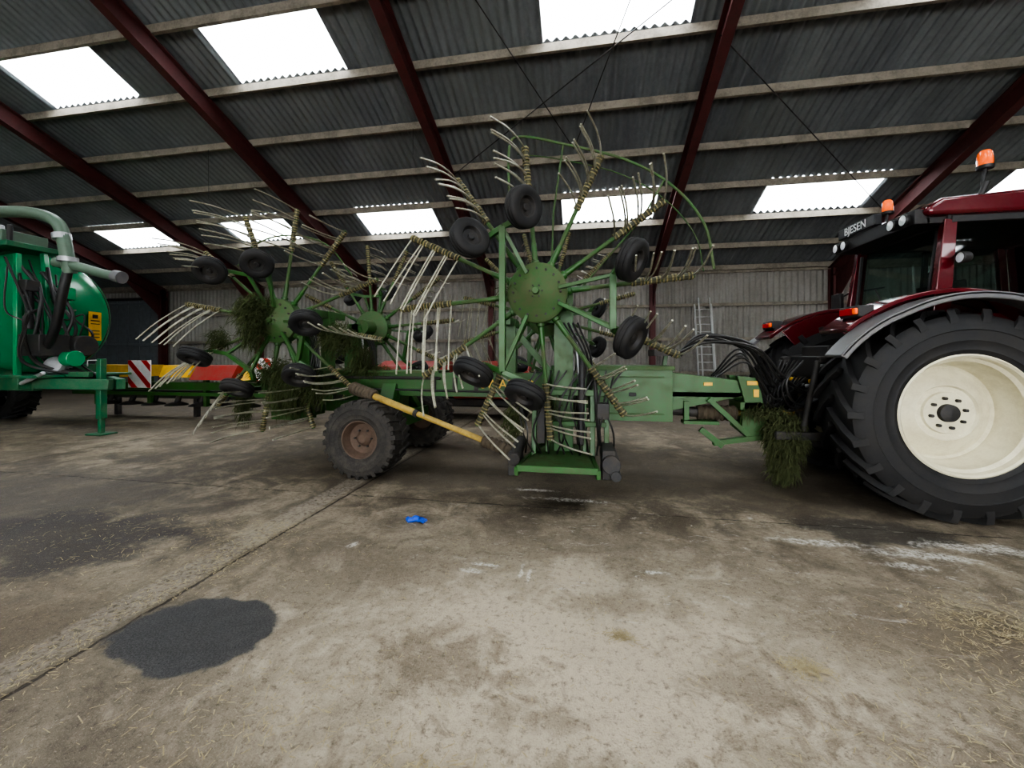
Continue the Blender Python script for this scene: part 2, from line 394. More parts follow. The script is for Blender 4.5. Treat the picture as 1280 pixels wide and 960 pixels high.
mb.add(vs,fs,'wall'); mb.build('wall_back',ang=80,recalc=False)
mb=MB()
for z in (.9,2.1,3.3,4.45): mb.bb(XL,XR,YW-.1,YW-.03,z-.05,z+.05,'timber')
mb.build('trim_wall_rails')
mb=MB()
for i in range(9): mb.bb(-24+.62*i,-24+.62*(i+1)-.02,14.84,14.9,.05,4.0,'doorgrey')
mb.bb(-24.2,-18.3,14.8,14.95,4.0,4.12,'dark')
for z in (.15,2.0,3.85): mb.bb(-24,-18.45,14.8,14.85,z-.05,z+.05,'doorgrey')
mb.build('door_1',bevel=.01)
for nm,x in (('wall_left',XL),('wall_right',XR)):
    mb=MB(); per=.19; y0,y1=-10.0,15.1; n=int((y1-y0)/per*4); vs=[]
    for i in range(n+1):
        y=y0+(y1-y0)*i/n; q=x+.022*math.sin(2*pi*y/per); vs+=[(q,y,0),(q,y,zr(y))]
    mb.add(vs,[(2*i,2*i+2,2*i+3,2*i+1) for i in range(n)],'wall'); mb.build(nm,ang=80,recalc=False)
# unseen wall added behind the camera to cut frontal light, wide doorway left open
mb=MB()
def corrx(x0,x1,z0,z1):
    n=int((x1-x0)/.19*4); vs=[]
    for i in range(n+1):
        x=x0+(x1-x0)*i/n; q=-10.0+.022*math.sin(2*pi*x/.19); vs+=[(x,q,z0),(x,q,z1)]
    mb.add(vs,[(2*i,2*i+2,2*i+3,2*i+1) for i in range(n)],'wall')
corrx(XL,-5.8,0,4.6); corrx(8.16,XR,0,4.6); corrx(-5.8,8.16,4.2,4.6)
mb.build('wall_front_light_block',ang=80,recalc=False)
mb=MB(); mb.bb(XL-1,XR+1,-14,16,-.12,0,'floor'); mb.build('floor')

# ------------------------------------------------------------ tractor
TR=empty('farm_tractor')
XT,ZT,RT=3.37,.965,.975
mb=MB()
for (yc,o) in ((4.47,-1),(6.18,1)):
    c=(XT,yc,ZT); A=(0,o,0); W=.64
    lugtyre(mb,c,A,RT,W,.53,22,'rubber',lug=.055,sweep=.3,lw=.06,dirn=1 if o<0 else -1)
    prof=[(.555,.285),(.54,.295),(.525,.28),(.515,.235),(.49,.21),(.483,.08),(.46,.04),(.452,-.03),(.43,-.05),(.34,.01),(.26,.06),(.245,.04),(.2,.04),(.19,.06),(.085,.065),(.08,.10),(.05,.11),(.001,.115)]
    ms=['cream']*14+['dark']*3
    mb.lathe(c,A,prof,'cream',64,ms)
    mb.lathe(c,A,[(.555,-.285),(.5,-.25),(.46,-.03)],'cream',40)
    for k in range(8):
        a=2*pi*k/8+.2; p=V((XT+.14*math.cos(a),yc+o*.06,ZT+.14*math.sin(a)))
        mb.tube([p,p+V((0,o*.035,0))],.016,'dark',6)
mb.build('rear_wheels',TR,ang=30)
mb=MB()
for (yc,o) in ((4.62,-1),(6.04,1)):
    c=(XT+2.85,yc,.72)
    lugtyre(mb,c,(0,o,0),.72,.5,.37,20,'rubber',lug=.045,sweep=.3,lw=.05,dirn=1 if o<0 else -1)
    mb.lathe(c,(0,o,0),[(.39,.22),(.37,.21),(.34,.1),(.3,.0),(.2,.03),(.12,.04),(.11,.1),(.001,.1)],'cream',40)
mb.build('front_wheels',TR,ang=30)
def arcpts(r0,a0,a1,y,n=20,zs=1.0,k=0):
    out=[]
    for i in range(n+1):
        a=a0+(a1-a0)*i/n; r=r0+k*max(0,(a-120)/40)
        out.append((XT+r*math.cos(math.radians(a)),y,ZT+r*zs*math.sin(math.radians(a))))
    return out
mb=MB()
for (yo,w) in ((4.06,.26),(6.34,.26)):
    mb.ribbon(arcpts(1.10,153,15,yo,26,.965,.10),(0,w,0),.035,'grey')
for yo in (4.06,6.58):
    mb.ribbon(arcpts(1.07,153,15,yo,26,.965,.10),(0,.02,0),.06,'grey')
for yo in (4.30,5.9):
    mb.ribbon(arcpts(1.15,138,12,yo,26,.97,.05),(0,.46,0),.045,'red')
for y in (4.74,5.9):
    pts=arcpts(1.15,130,12,y,18,.97)
    poly=pts+[(XT+1.1,y,1.1),(XT-.3,y,1.3)]
    mb.prism(poly,(0,.02,0),'red')
mb.build('fenders',TR,bevel=.01,seg=2,ang=50)
mb=MB()
for y in (4.36,6.12):
    mb.box((XT-.72,y+.1,1.93),(.14,.28,.11),'black'); mb.box((XT-.795,y+.12,1.93),(.02,.2,.07),'redlens')
    mb.box((XT-.795,y-.01,1.93),(.03,.05,.06),'orange')
mb.build('tail_lamps',TR,bevel=.008)
CX0,CX1,CY0,CY1=3.50,5.15,4.66,5.98
zb,zt=1.62,2.86
mb=MB()
def pil(a,b,w,h,m,**k): mb.beam(a,b,w,h,m,up=(0,1,0),**k)
for y,o in ((CY0,-1),(CY1,1)):
    pil((CX0-.02,y,1.75),(CX0+.1,y+(-o)*.03,zt),.16,.07,'red',w2=.11)
    pil((CX0+.75,y,zb-.3),(CX0+.82,y-o*.03,zt),.05,.05,'black')
    pil((CX1+.08,y,zb-.4),(CX1-.05,y-o*.03,zt),.08,.07,'red')
    mb.beam((CX0,y,1.84),(CX0+.75,y,1.84),.06,.16,'red')
    mb.beam((CX0+.1,y-o*.03,zt),(CX1,y-o*.03,zt),.08,.07,'black')
    mb.beam((CX0+.75,y,1.2),(CX1+.1,y,1.2),.06,.16,'red')
mb.beam((CX0,CY0,1.8),(CX0,CY1,1.8),.06,.14,'black')
mb.beam((CX0+.1,CY0,zt),(CX0+.1,CY1,zt),.06,.1,'black')
mb.beam((CX1,CY0,zt),(CX1,CY1,zt),.06,.1,'black')
mb.beam((CX1+.1,CY0,1.6),(CX1+.1,CY1,1.6),.06,.2,'black')
mb.beam((CX0-.03,CY0+.12,1.90),(CX0+.06,CY0+.10,zt-.08),.03,.03,'black')
mb.beam((CX0-.03,CY1-.12,1.90),(CX0+.06,CY1-.10,zt-.08),.03,.03,'black')
mb.beam((CX0-.03,CY0+.12,1.90),(CX0-.03,CY1-.12,1.90),.03,.03,'black')
mb.tube([(CX0-.05,5.25,1.95),(CX0-.03,5.5,2.3)],.008,'black')
mb.bb(CX0,CX1,CY0+.02,CY1-.02,1.05,1.12,'black')
mb.bb(CX0+.02,CX0+.7,CY0+.05,CY1-.05,1.12,1.7,'black')
mb.build('cab_frame',TR,bevel=.014,seg=2)
mb=MB()
mb.quad((CX0+.0,CY0+.04,1.86),(CX0+.0,CY1-.04,1.86),(CX0+.1,CY1-.06,zt-.04),(CX0+.1,CY0+.06,zt-.04),'glass')
for y,o in ((CY0,-1),(CY1,1)):
    mb.quad((CX0+.06,y,1.86),(CX0+.73,y,1.86),(CX0+.8,y-o*.03,zt-.03),(CX0+.15,y-o*.03,zt-.03),'glass')
    mb.quad((CX0+.78,y,1.28),(CX1+.05,y,1.28),(CX1-.05,y-o*.03,zt-.03),(CX0+.85,y-o*.03,zt-.03),'glass')
mb.quad((CX1+.1,CY0+.04,1.7),(CX1+.1,CY1-.04,1.7),(CX1,CY1-.06,zt-.04),(CX1,CY0+.06,zt-.04),'glass')
mb.build('cab_glass',TR,smooth=False)
mb=MB()
mb.prism([(3.38,4.62,2.9),(3.36,4.62,2.98),(3.5,4.62,3.07),(4.3,4.62,3.12),(5.2,4.62,3.06),(5.4,4.62,2.96),(5.35,4.62,2.88)],(0,1.4,0),'red')
mb.build('cab_roof',TR,bevel=.06,seg=4)
mb=MB()
mb.bb(3.30,3.44,4.68,5.96,2.83,2.98,'black')
mb.bb(3.27,3.35,5.2,5.85,2.99,3.12,'signblack')
mb.bb(3.4,5.3,4.68,5.96,2.83,2.9,'black')
for y in (4.78,4.95,5.74,5.9):
    mb.lathe((3.29,y,2.9),(-1,0,0),[(.001,-.02),(.055,-.02),(.06,.03),(.052,.035)],'black',20); mb.lathe((3.29,y,2.9),(-1,0,0),[(.052,.03),(.001,.04)],'lens',20)
for y in (4.54,6.1):
    mb.lathe((3.62,y,2.45),(-1,0,0),[(.001,-.05),(.05,-.03),(.058,.04),(.05,.05)],'black',18); mb.tube([(3.62,y,2.45),(3.62,y+(.14 if y<5 else -.14),2.5)],.012,'black'); mb.lathe((3.62,y,2.45),(-1,0,0),[(.05,.04),(.001,.05)],'lens',18)
mb.box((3.5,6.28,2.2),(.05,.2,.32),'black'); mb.tube([(3.9,6.0,2.4),(3.6,6.2,2.36),(3.52,6.28,2.3)],.012,'black')
mb.build('roof_trim_and_lamps',TR,bevel=.01,seg=2)
text('roof_sign_lettering','BJESEN',(3.266,5.525,3.055),(pi/2,0,-pi/2),.13,'white',TR)
mb=MB()
for y,x in ((4.66,3.86),(5.93,3.86)):
    mb.tube([(x,y,3.05),(x,y,3.2),(x+.02,y,3.33)],.015,'black')
    mb.tube([(x-.05,y,3.0),(x+.02,y-.02,3.2)],.024,'black')
    mb.lathe((x+.02,y,3.33),(0,0,1),[(.001,0),(.06,0),(.065,.03),(.055,.035)],'black',20)
    mb.lathe((x+.02,y,3.365),(0,0,1),[(.056,0),(.058,.05),(.052,.12),(.035,.145),(.001,.15)],'orange',20)
mb.build('warning_beacons',TR)
mb=MB()
mb.box((4.3,5.33,1.55),(.5,.5,.14),'seat'); mb.box((4.06,5.33,1.95),(.14,.48,.75),'seat',Matrix.Rotation(-.15,3,'Y')); mb.box((4.02,5.33,2.38),(.1,.26,.2),'seat')
mb.box((4.25,4.98,1.8),(.45,.1,.08),'black'); mb.box((4.3,5.33,1.3),(.3,.3,.4),'dark')
mb.bb(4.95,5.15,5.0,5.66,1.2,1.85,'black')
R=[(4.82+.17*math.cos(a)*.8,5.33+.19*math.sin(a),1.98+.12*math.cos(a)) for a in [2*pi*k/24 for k in range(25)]]
mb.tube(R,.014,'black'); mb.tube([(5.0,5.33,1.8),(4.82,5.33,1.98)],.025,'black')
mb.box((4.7,4.84,2.2),(.06,.22,.18),'black')
mb.build('cab_interior',TR,bevel=.03,seg=2)
mb=MB()
mb.bb(2.9,5.2,5.0,5.66,.62,1.25,'dark'); mb.bb(5.1,7.2,5.08,5.58,.65,1.1,'dark')
mb.tube([(XT,4.55,ZT),(XT,6.1,ZT)],.14,'dark',20)
mb.tube([(XT+2.85,4.6,.72),(XT+2.85,6.06,.72)],.09,'dark',14)
mb.bb(2.72,3.05,5.05,5.6,.85,1.62,'dark')
mb.bb(2.62,2.85,5.0,5.66,1.25,1.5,'black')
for y in (4.92,5.74):
    mb.beam((2.95,y,.62),(2.1,y+(.05 if y>5.3 else -.05),.62),.05,.09,'dark')
    mb.beam((3.0,y,1.5),(2.55,y,1.45),.07,.08,'dark'); mb.tube([(2.55,y,1.45),(2.4,y,.66)],.03,'dark',10)
    mb.tube([(2.95,y,.9),(2.6,y,1.4)],.045,'dark',12); mb.tube([(2.75,y,1.12),(2.58,y,1.42)],.025,'steel',12)
mb.bb(2.35,3.0,5.23,5.43,.42,.52,'dark'); mb.bb(2.5,2.62,5.2,5.46,.4,.85,'dark')
mb.tube([(2.7,5.33,.78),(2.55,5.33,.78)],.07,'dark',16)
for k in range(8):
    mb.box((2.6,5.05+.075*k,1.15+.06*(k%2)),(.08,.045,.045),'dark' if k%3==0 else ('steel','yellow')[k%2])
mb.bb(3.6,5.0,4.82,4.98,.45,1.0,'black')
for i in range(3): mb.bb(4.5,4.9,4.45,4.75,.5+.25*i,.53+.25*i,'black')
mb.build('chassis_and_linkage',TR,bevel=.015,seg=2)
mb=MB()
mb.prism([(5.2,4.98,1.1),(5.2,4.98,1.85),(6.2,4.98,1.8),(7.2,4.98,1.6),(7.5,4.98,1.3),(7.5,4.98,.95),(6.8,4.98,1.05)],(0,.7,0),'red')
mb.build('bonnet',TR,bevel=.06,seg=3)
mb=MB()
for k in range(7):
    dy=.05*k; dz=random.uniform(-.06,.06)
    mb.tube(cr([(1.05+.03*k,5.1+dy,1.5+.03*dz),(1.45,5.05+dy,1.68+dz+.02*k),(1.95,5.0+dy,1.62+dz),(2.25,5.05+dy,1.3+dz-.03*k),(2.5,5.1+dy,1.12+dz),(2.62,5.08+.07*k,1.18)],8),.014,'hose',8)
for k in range(4):
    mb.tube(cr([(1.6,5.2+.07*k,1.25),(1.9,5.1+.05*k,1.42+.05*k),(2.2,5.1+.08*k,1.0-.08*k),(2.55,5.15+.08*k,1.25)],8),.012,'hose',8)
for k in range(6):
    y=5.0+.1*k; mb.tube(cr([(2.45,y,1.45),(2.25,y-.05,1.2-.06*k),(2.4,y,.95-.05*k),(2.75,y,1.1)],7),.013,'hose',8)
mb.build('hydraulic_hoses',TR)

# ------------------------------------------------------------ rotary hay rake
RK=empty('rotary_hay_rake')
mb=MB()
mb.bb(-4.7,1.05,5.2,5.5,.95,1.27,'green')
mb.bb(-4.7,-1.9,5.12,5.58,1.27,1.3,'green2')
mb.bb(.1,1.05,4.98,5.62,.72,1.36,'green')
mb.bb(.08,1.07,4.96,5.64,1.33,1.38,'green2')
mb.bb(.0,.1,5.1,5.5,.85,1.3,'green')
mb.bb(.2,.95,4.965,4.98,1.24,1.255,'green2'); mb.bb(.2,.95,4.965,4.98,.80,.815,'green2')
mb.bb(.55,.63,4.955,4.98,1.02,1.06,'dark')
mb.prism([(1.05,5.2,1.3),(1.9,5.2,1.2),(1.9,5.2,1.02),(1.05,5.2,.82)],(0,.06,0),'green')
mb.prism([(1.05,5.44,1.3),(1.9,5.44,1.2),(1.9,5.44,1.02),(1.05,5.44,.82)],(0,.06,0),'green')
mb.bb(1.05,1.9,5.2,5.5,1.0,1.06,'green2')
mb.prism([(1.82,5.16,1.26),(2.05,5.16,1.24),(2.14,5.16,.7),(2.0,5.16,.5),(1.86,5.16,.62),(1.9,5.16,.95)],(0,.08,0),'green')
mb.prism([(1.82,5.46,1.26),(2.05,5.46,1.24),(2.14,5.46,.7),(2.0,5.46,.5),(1.86,5.46,.62),(1.9,5.46,.95)],(0,.08,0),'green')
mb.bb(1.85,2.1,5.16,5.54,.86,.95,'green')
mb.bb(1.2,1.6,5.1,5.25,.68,.72,'green'); 
mb.beam((1.25,5.2,.95),(1.25,5.2,.7),.06,.06,'green')
mb.beam((1.5,5.18,.98),(1.95,5.18,.55),.05,.06,'green'); mb.beam((1.55,5.18,.45),(2.3,5.18,.58),.08,.06,'green')
mb.beam((1.4,5.15,.62),(1.65,5.15,.42),.04,.07,'green')
mb.tube([(2.0,5.33,.56),(2.5,5.33,.5)],.05,'dark',12)
mb.beam((2.05,5.33,.6),(2.42,5.33,.48),.3,.07,'green')
mb.beam((1.0,5.3,1.3),(1.05,5.3,1.62),.05,.05,'green'); mb.beam((.95,5.1,1.6),(1.1,5.5,1.6),.05,.05,'green')
mb.bb(.85,1.12,5.05,5.5,1.5,1.58,'dark')
mb.bb(-2.78,-2.48,4.9,6.2,.5,.7,'green'); mb.bb(-2.75,-2.5,5.2,5.5,.6,1.0,'green')
mb.beam((-2.63,4.95,.6),(-2.63,5.2,1.1),.2,.1,'green'); mb.beam((-2.63,6.1,.6),(-2.63,5.5,1.1),.2,.1,'green')
mb.bb(-.5,-.2,5.0,5.7,.5,.95,'green')
mb.bb(-4.35,-4.0,5.0,5.7,.6,.95,'green')
mb.beam((-.95,5.35,1.2),(-.95,5.35,2.0),.14,.14,'green'); mb.beam((-3.7,5.35,1.2),(-3.7,5.35,2.15),.14,.14,'green')
mb.beam((-.95,5.35,1.9),(-.35,5.35,1.2),.08,.08,'green')
mb.beam((-3.7,5.0,2.1),(-3.7,5.7,2.1),.1,.1,'green'); mb.beam((-.95,5.0,1.95),(-.95,5.7,1.95),.1,.1,'green')
mb.beam((-4.8,4.7,1.0),(-4.8,6.0,1.0),.06,.08,'green')
for x in (-2.0,-1.7,-1.4): mb.box((x,5.19,1.11),(.06,.02,.2),'dark')
mb.tube([(-3.9,5.16,1.2),(-1.9,5.16,1.2)],.02,'dark',8); mb.tube([(-4.4,5.14,1.05),(.0,5.14,1.02)],.014,'hose',8)
for (x,y,z,sx,sz) in ((1.98,5.152,1.18,.12,.05),(2.02,5.152,1.06,.06,.09),(1.5,5.19,1.16,.1,.04),(.2,4.975,1.2,.1,.05),(-1.32,5.19,1.2,.05,.07)):
    mb.box((x,y,z),(sx,.006,sz),'yellow')
mb.box((2.3,5.33,.7),(.05,.5,.05),'green')
mb.build('main_frame',RK,bevel=.01,seg=2)
text('frame_lettering','SWADRO',(-.98,5.192,1.12),(pi/2,0,0),.17,'yellow',RK)
mb=MB()
for (yc,o) in ((4.63,-1),(6.43,1)):
    c=(-2.66,yc,.485); W=.46
    lugtyre(mb,c,(0,o,0),.485,W,.22,26,'rubberd',lug=.02,sweep=.1,lw=.05)
    mb.lathe(c,(0,o,0),[(.235,W*.42),(.22,W*.42),(.2,W*.3),(.18,W*.2),(.1,W*.16),(.08,W*.22),(.05,W*.28),(.001,W*.28)],'rust',32)
    mb.lathe(c,(0,o,0),[(.235,-W*.42),(.2,-W*.1),(.001,-W*.1)],'rust',32)
    for k in range(6):
        a=2*pi*k/6; p=V((-2.66+.11*math.cos(a),yc+o*.08,.485+.11*math.sin(a))); mb.tube([p,p+V((0,o*.03,0))],.012,'dark',6)
mb.build('transport_wheels',RK,ang=30)

def rotor(name,hub,o,R,wheels,carriers,phase,beta,mast,cw,TL=.64):
    hub=V(hub)
    def P(a,b,c): return V((hub.x+a,hub.y+o*c,hub.z+b))
    out=V((0,o,0))
    mb=MB()
    mb.lathe(hub,out,[(.001,.20),(.03,.20),(.035,.16),(.07,.15),(.10,.12),(.15,.11),(.17,.09),(.27,.075),(.30,.05),(.30,-.10),(.22,-.14),(.13,-.16),(.12,-.42),(.001,-.42)],'green2',40)
    for k in range(16):
        a=2*pi*k/16; p=P(.235*math.cos(a),.235*math.sin(a),.08); mb.tube([p,p+out*.02],.012,'dark',6)
    for k in range(6):
        a=2*pi*k/6; p=P(.06*math.cos(a),.06*math.sin(a),.15); mb.tube([p,p+out*.015],.009,'dark',6)
    for k in range(12):
        a=phase+2*pi*k/12; d=V((math.cos(a),0,math.sin(a)))
        tn=V((-math.sin(a),0,math.cos(a)))
        base=hub-out*.04
        j=random.uniform(-.02,.02)
        mb.tube([base+d*.22,base+d*.33,base+d*.34,base+d*.52],[.045,.045,.032,.028],'green',10)
        mb.tube([base+d*.5,base+d*(R+.02)+out*(.03+j)],.022,'green2' ,8)
        be=beta(a)+random.uniform(-.1,.1); dt=(out*math.cos(be)+tn*math.sin(be)).normalized()
        for q in range(4):
            r=R-.06-q*.145
            c=base+d*r+out*(.03+j)*(r/R)
            mb.tube([c-d*.066,c+d*.066],.032,'tineb',8)
            for z in (-.057,-.041,-.025,.025,.041,.057): mb.tube([c+d*(z-.0055),c+d*(z+.0055)],.038,'tineb' if z in(-.041,.041) else 'tined',8)
            sk=random.uniform(-.03,.03)
            for s in (-.06,.06):
                w=sk+random.uniform(-.012,.012)
                if random.random()<.07: w*=4
                b0=c+d*s+dt*.02
                pts=cr([b0,b0+dt*TL*.32+d*w*.3,b0+dt*TL*.67+tn*.03+d*w*.6,b0+dt*TL+tn*.10+d*w],3)
                mb.tube(pts,.0085,'tine',6)
    mb.build(name+'_spider_and_tines',RK,ang=40)
    mb=MB()
    for (a,b,ax) in wheels:
        wc=P(a,b,.42)
        A=V((ax[0],ax[1] if o<0 else -ax[1],ax[2])).normalized()
        smallwheel(mb,wc,A)
        mb.tube([wc-A*.095,wc+A*.02],.018,'steel',8)
        ca=min(carriers,key=lambda q:min((q[0]-a)**2+(q[1]-b)**2,(q[2]-a)**2+(q[3]-b)**2))
        e=(ca[0],ca[1]) if (ca[0]-a)**2+(ca[1]-b)**2<(ca[2]-a)**2+(ca[3]-b)**2 else (ca[2],ca[3])
        m0=P(e[0],e[1],.2); m1=P(a,b,.2)-A*.09
        mb.beam(m0,m1,.045,.05,'green'); mb.beam(m1,wc-A*.09,.06,.025,'green')
    for (a,b,c,d2) in carriers:
        mb.beam(P(a,b,.2),P(c,d2,.2),cw,cw,'green',up=(0,1,0))
        mb.beam(P(a*.3,b*.3,.1),P(a,b,.2),.035,.04,'green',up=(0,1,0)); mb.beam(P(c*.3,d2*.3,.1),P(c,d2,.2),.035,.04,'green',up=(0,1,0))
    mx,mz0=mast
    yb=hub.y-o*.36
    mb.beam((mx,yb,mz0),(mx,yb,hub.z+.05),.2,.16,'green',up=(0,1,0))
    mb.beam((mx,yb,hub.z-.05),(hub.x,yb,hub.z),.16,.18,'green')
    mb.beam((mx,yb,mz0+.08),(mx,5.35+o*.15,.75),.18,.16,'green')
    mb.tube([(mx+.17,yb-.02*o,mz0+.1),(mx+.17,yb,mz0+.75)],.035,'dark',12); mb.tube([(mx+.17,yb,mz0+.75),(mx+.13,yb,mz0+1.2)],.018,'steel',10)
    mb.tube([(mx-.16,yb,mz0+.15),(mx-.16,yb,mz0+.9)],.03,'green',12)
    for k in range(4):
        mb.tube(cr([(mx+.05*k,yb+o*.1,mz0+1.4),(mx+.2+.03*k,yb+o*.14,mz0+1.0),(mx+.12+.05*k,yb+o*.12,mz0+.5),(mx+.2,yb+o*.05,mz0+.1)],6),.012,'hose',7)
    mb.build(name+'_bogie_and_mast',RK,bevel=.006,ang=40)
wA=[(-.08,.715,(.75,-.62,-.12)),(-.584,.465,(.65,-.7,.25)),(.867,.2,(.8,-.45,-.4)),(.854,-.47,(.78,-.5,-.42)),(-.553,-.78,(-.3,-.5,-.8)),(-.066,-.98,(-.3,-.52,-.78))]
cA=[(-.32,.62,-.32,-.78),(.72,.12,.72,-.38)]
wB=[(-.66,.63,(.3,-.65,-.6)),(.04,.69,(.4,-.65,-.6)),(.73,-.07,(.3,-.6,-.7)),(.63,-.72,(.2,-.6,-.75)),(-.25,-.89,(0,-.5,-.85)),(-.89,-.49,(0,-.5,-.85))]
cB=[(-.3,.6,.02,.6),(.55,-.05,.45,-.55),(-.62,-.45,-.25,-.68)]
def bA(a):
    a=(math.degrees(a)+360)%360
    if 150<a<215: return math.radians(65)
    if 215<=a<300: return math.radians(30)
    return math.radians(6)
def bB(a):
    a=(math.degrees(a)+360)%360
    if 140<a<260: return math.radians(30)
    return math.radians(-6)
rotor('front_near_rotor',(-.444,4.0,2.13),-1,1.47,wA,cA,math.radians(5),bA,(-.2,.45),.06)
rotor('rear_near_rotor',(-4.1,4.85,1.98),-1,1.53,wB,cB,math.radians(20),bB,(-3.95,.6),.05,.74)
rotor('front_far_rotor',(-.6,6.75,2.13),1,1.47,wA,cA,math.radians(15),bA,(-.3,.45),.06)
rotor('rear_far_rotor',(-3.6,6.5,1.98),1,1.45,wB,cB,math.radians(5),bB,(-3.75,.6),.05)
mb=MB()
mb.tube(cr([(-.76,4.15,2.9),(-.77,4.2,3.2),(-.77,4.2,3.72),(-.65,4.2,3.83),(-.23,4.2,3.72),(.415,4.2,3.5),(.877,4.2,3.2),(1.177,4.2,2.8),(1.27,4.2,2.35)],6),.014,'green2',8)
mb.tube(cr([(-.7,4.3,3.7),(-.23,4.3,3.6),(.38,4.3,3.4),(.83,4.3,3.1),(1.12,4.3,2.72),(1.2,4.3,2.35)],6),.006,'green2',6)
mb.tube([(-.32,4.1,2.2),(-.3,4.2,3.0),(-.2,4.2,3.7)],.01,'green2',8)
mb.tube([(.0,4.1,2.2),(.6,4.2,2.9),(.8,4.2,3.25)],.01,'green2',8)
mb.tube(cr([(-4.9,5.0,2.8),(-4.6,5.0,3.1),(-4.1,5.0,3.2),(-3.5,5.0,3.05),(-3.1,5.0,2.6)],6),.012,'green2',8)
mb.build('guard_hoops',RK)
mb=MB()
mb.prism([(-.58,3.64,.46),(.12,3.64,.46),(.0,4.55,.46),(-.3,4.9,.46),(-.42,4.55,.46)],(0,0,.03),'green2')
mb.bb(-.6,.14,3.62,3.645,.44,.5,'green')
mb.beam((-.6,3.62,.44),(-.45,4.9,.47),.04,.08,'green'); mb.beam((.14,3.62,.44),(.02,4.9,.47),.04,.08,'green')
mb.bb(-.7,-.6,3.75,4.1,.36,.58,'dark'); mb.bb(.18,.30,3.8,4.2,.35,.62,'dark')
mb.tube([(.26,3.75,.5),(.26,4.3,.5)],.085,'dark',18); mb.tube([(.3,3.74,.4),(.3,4.0,.4)],.05,'dark',14)
mb.tube([(-.64,3.72,.52),(-.64,4.2,.6)],.06,'dark',16)
for x in (-.5,.1,.24): mb.beam((x,4.15,.45),(x,4.25,1.15),.05,.05,'green')
for x in (-.36,.02): mb.beam((x,4.2,.5),(x,4.3,1.35),.04,.09,'green')
mb.beam((-.55,4.2,1.12),(.28,4.2,1.12),.06,.06,'green'); mb.beam((-.5,4.18,.8),(.24,4.18,.8),.05,.05,'green')
mb.tube([(.17,4.1,.6),(.12,4.2,1.3)],.022,'dark',10); mb.tube([(-.02,4.1,.6),(-.0,4.2,1.5)],.035,'dark',10)
mb.bb(-.46,-.38,4.1,4.25,.6,1.0,'dark'); mb.box((.2,4.1,.95),(.12,.12,.16),'dark')
for k in range(12):
    x=-.58+.08*k
    mb.tube(cr([(x,4.1,.5),(x+random.uniform(-.1,.1),4.0,.75),(x+random.uniform(-.12,.12),4.12,1.05),(x+.1,4.2,1.35)],5),.010,'hose',6)
mb.build('fold_arm_carriage',RK,bevel=.006)
mb=MB()
a=V((-2.85,4.75,1.06)); b=V((-.76,4.05,.53)); d=(b-a).normalized(); L=(b-a).length
def bellow(p,q,r,m):
    p=V(p);q=V(q);pts=[];rs=[];n=14
    for i in range(n+1): pts.append(p.lerp(q,i/n)); rs.append(r*(1 if i%2 else .82))
    mb.tube(pts,rs,m,16)
mb.tube([a+d*.3,b-d*.28],.032,'ochre',14); mb.tube([a+d*.3,a+d*1.0],.042,'ochre',14); mb.tube([a+d*.98,a+d*1.03],.046,'dark',14)
bellow(a-d*.12,a+d*.3,.085,'boot'); bellow(b-d*.3,b+d*.08,.07,'boot')
bellow((1.4,5.3,.8),(1.85,5.3,.8),.1,'boot'); mb.tube([(1.8,5.3,.8),(2.6,5.33,.82)],.035,'ochre',12)
mb.tube([(1.1,5.3,.82),(1.45,5.3,.8)],.06,'dark',12)
mb.build('cardan_shafts',RK)
mb=MB()
clump(mb,(-4.35,4.7,2.1),(.3,.22,.26),1900,'moss'); clump(mb,(-4.3,4.6,1.8),(.18,.15,.2),700,'moss',droop=1.2)
clump(mb,(-3.25,4.9,1.75),(.28,.2,.22),1500,'moss'); clump(mb,(-3.0,5.1,1.5),(.15,.15,.2),700,'moss',droop=1.5)
clump(mb,(-3.9,4.8,.95),(.34,.2,.25),1900,'moss',droop=1.4); clump(mb,(-4.6,4.8,.9),(.14,.1,.3),700,'moss',droop=1.4)
clump(mb,(-3.5,4.8,1.1),(.25,.18,.25),900,'moss',droop=1.4)
clump(mb,(-4.2,4.9,1.3),(.38,.2,.2),1200,'moss'); clump(mb,(-.75,4.3,.8),(.12,.12,.2),400,'moss',droop=1.2)
clump(mb,(-3.0,5.2,1.32),(.35,.15,.06),700,'moss'); clump(mb,(-5.0,4.8,1.75),(.15,.12,.15),500,'moss')
clump(mb,(-.35,4.3,.95),(.2,.12,.25),400,'hay',droop=1.2); clump(mb,(-.7,4.0,2.2),(.15,.1,.06),60,'hay')
clump(mb,(2.28,5.05,.6),(.22,.22,.28),3500,'hay',droop=1.0,ln=(.08,.2)); clump(mb,(2.26,5.05,.27),(.15,.18,.2),1200,'hay',droop=1.5)
clump(mb,(2.1,5.1,.85),(.25,.15,.06),400,'hay')
mb.build('tangled_grass',RK,smooth=False,recalc=False)
def board(mb,x,y,z,s,W=None):
    mb.box((x,y,z),(s,.02,s),'white')
    h=s/2-.002
    for c in (-.5*s*1.0,0.0,.5*s):
        w=s*.13
        poly=[(-h,-h),(h,-h),(h,h),(-h,h)]
        def clip(poly,f):
            o=[]
            for i in range(len(poly)):
                p,q=poly[i],poly[(i+1)%len(poly)]; fp,fq=f(p),f(q)
                if fp>=0: o.append(p)
                if fp*fq<0:
                    t=fp/(fp-fq); o.append((p[0]+(q[0]-p[0])*t,p[1]+(q[1]-p[1])*t))
            return o
        poly=clip(poly,lambda p:(p[0]+p[1])-(c*1.4-w)); poly=clip(poly,lambda p:(c*1.4+w)-(p[0]+p[1]))
        if len(poly)>=3: mb.prism([(x+p[0],y-.013,z+p[1]) for p in poly],(0,.004,0),'signred')

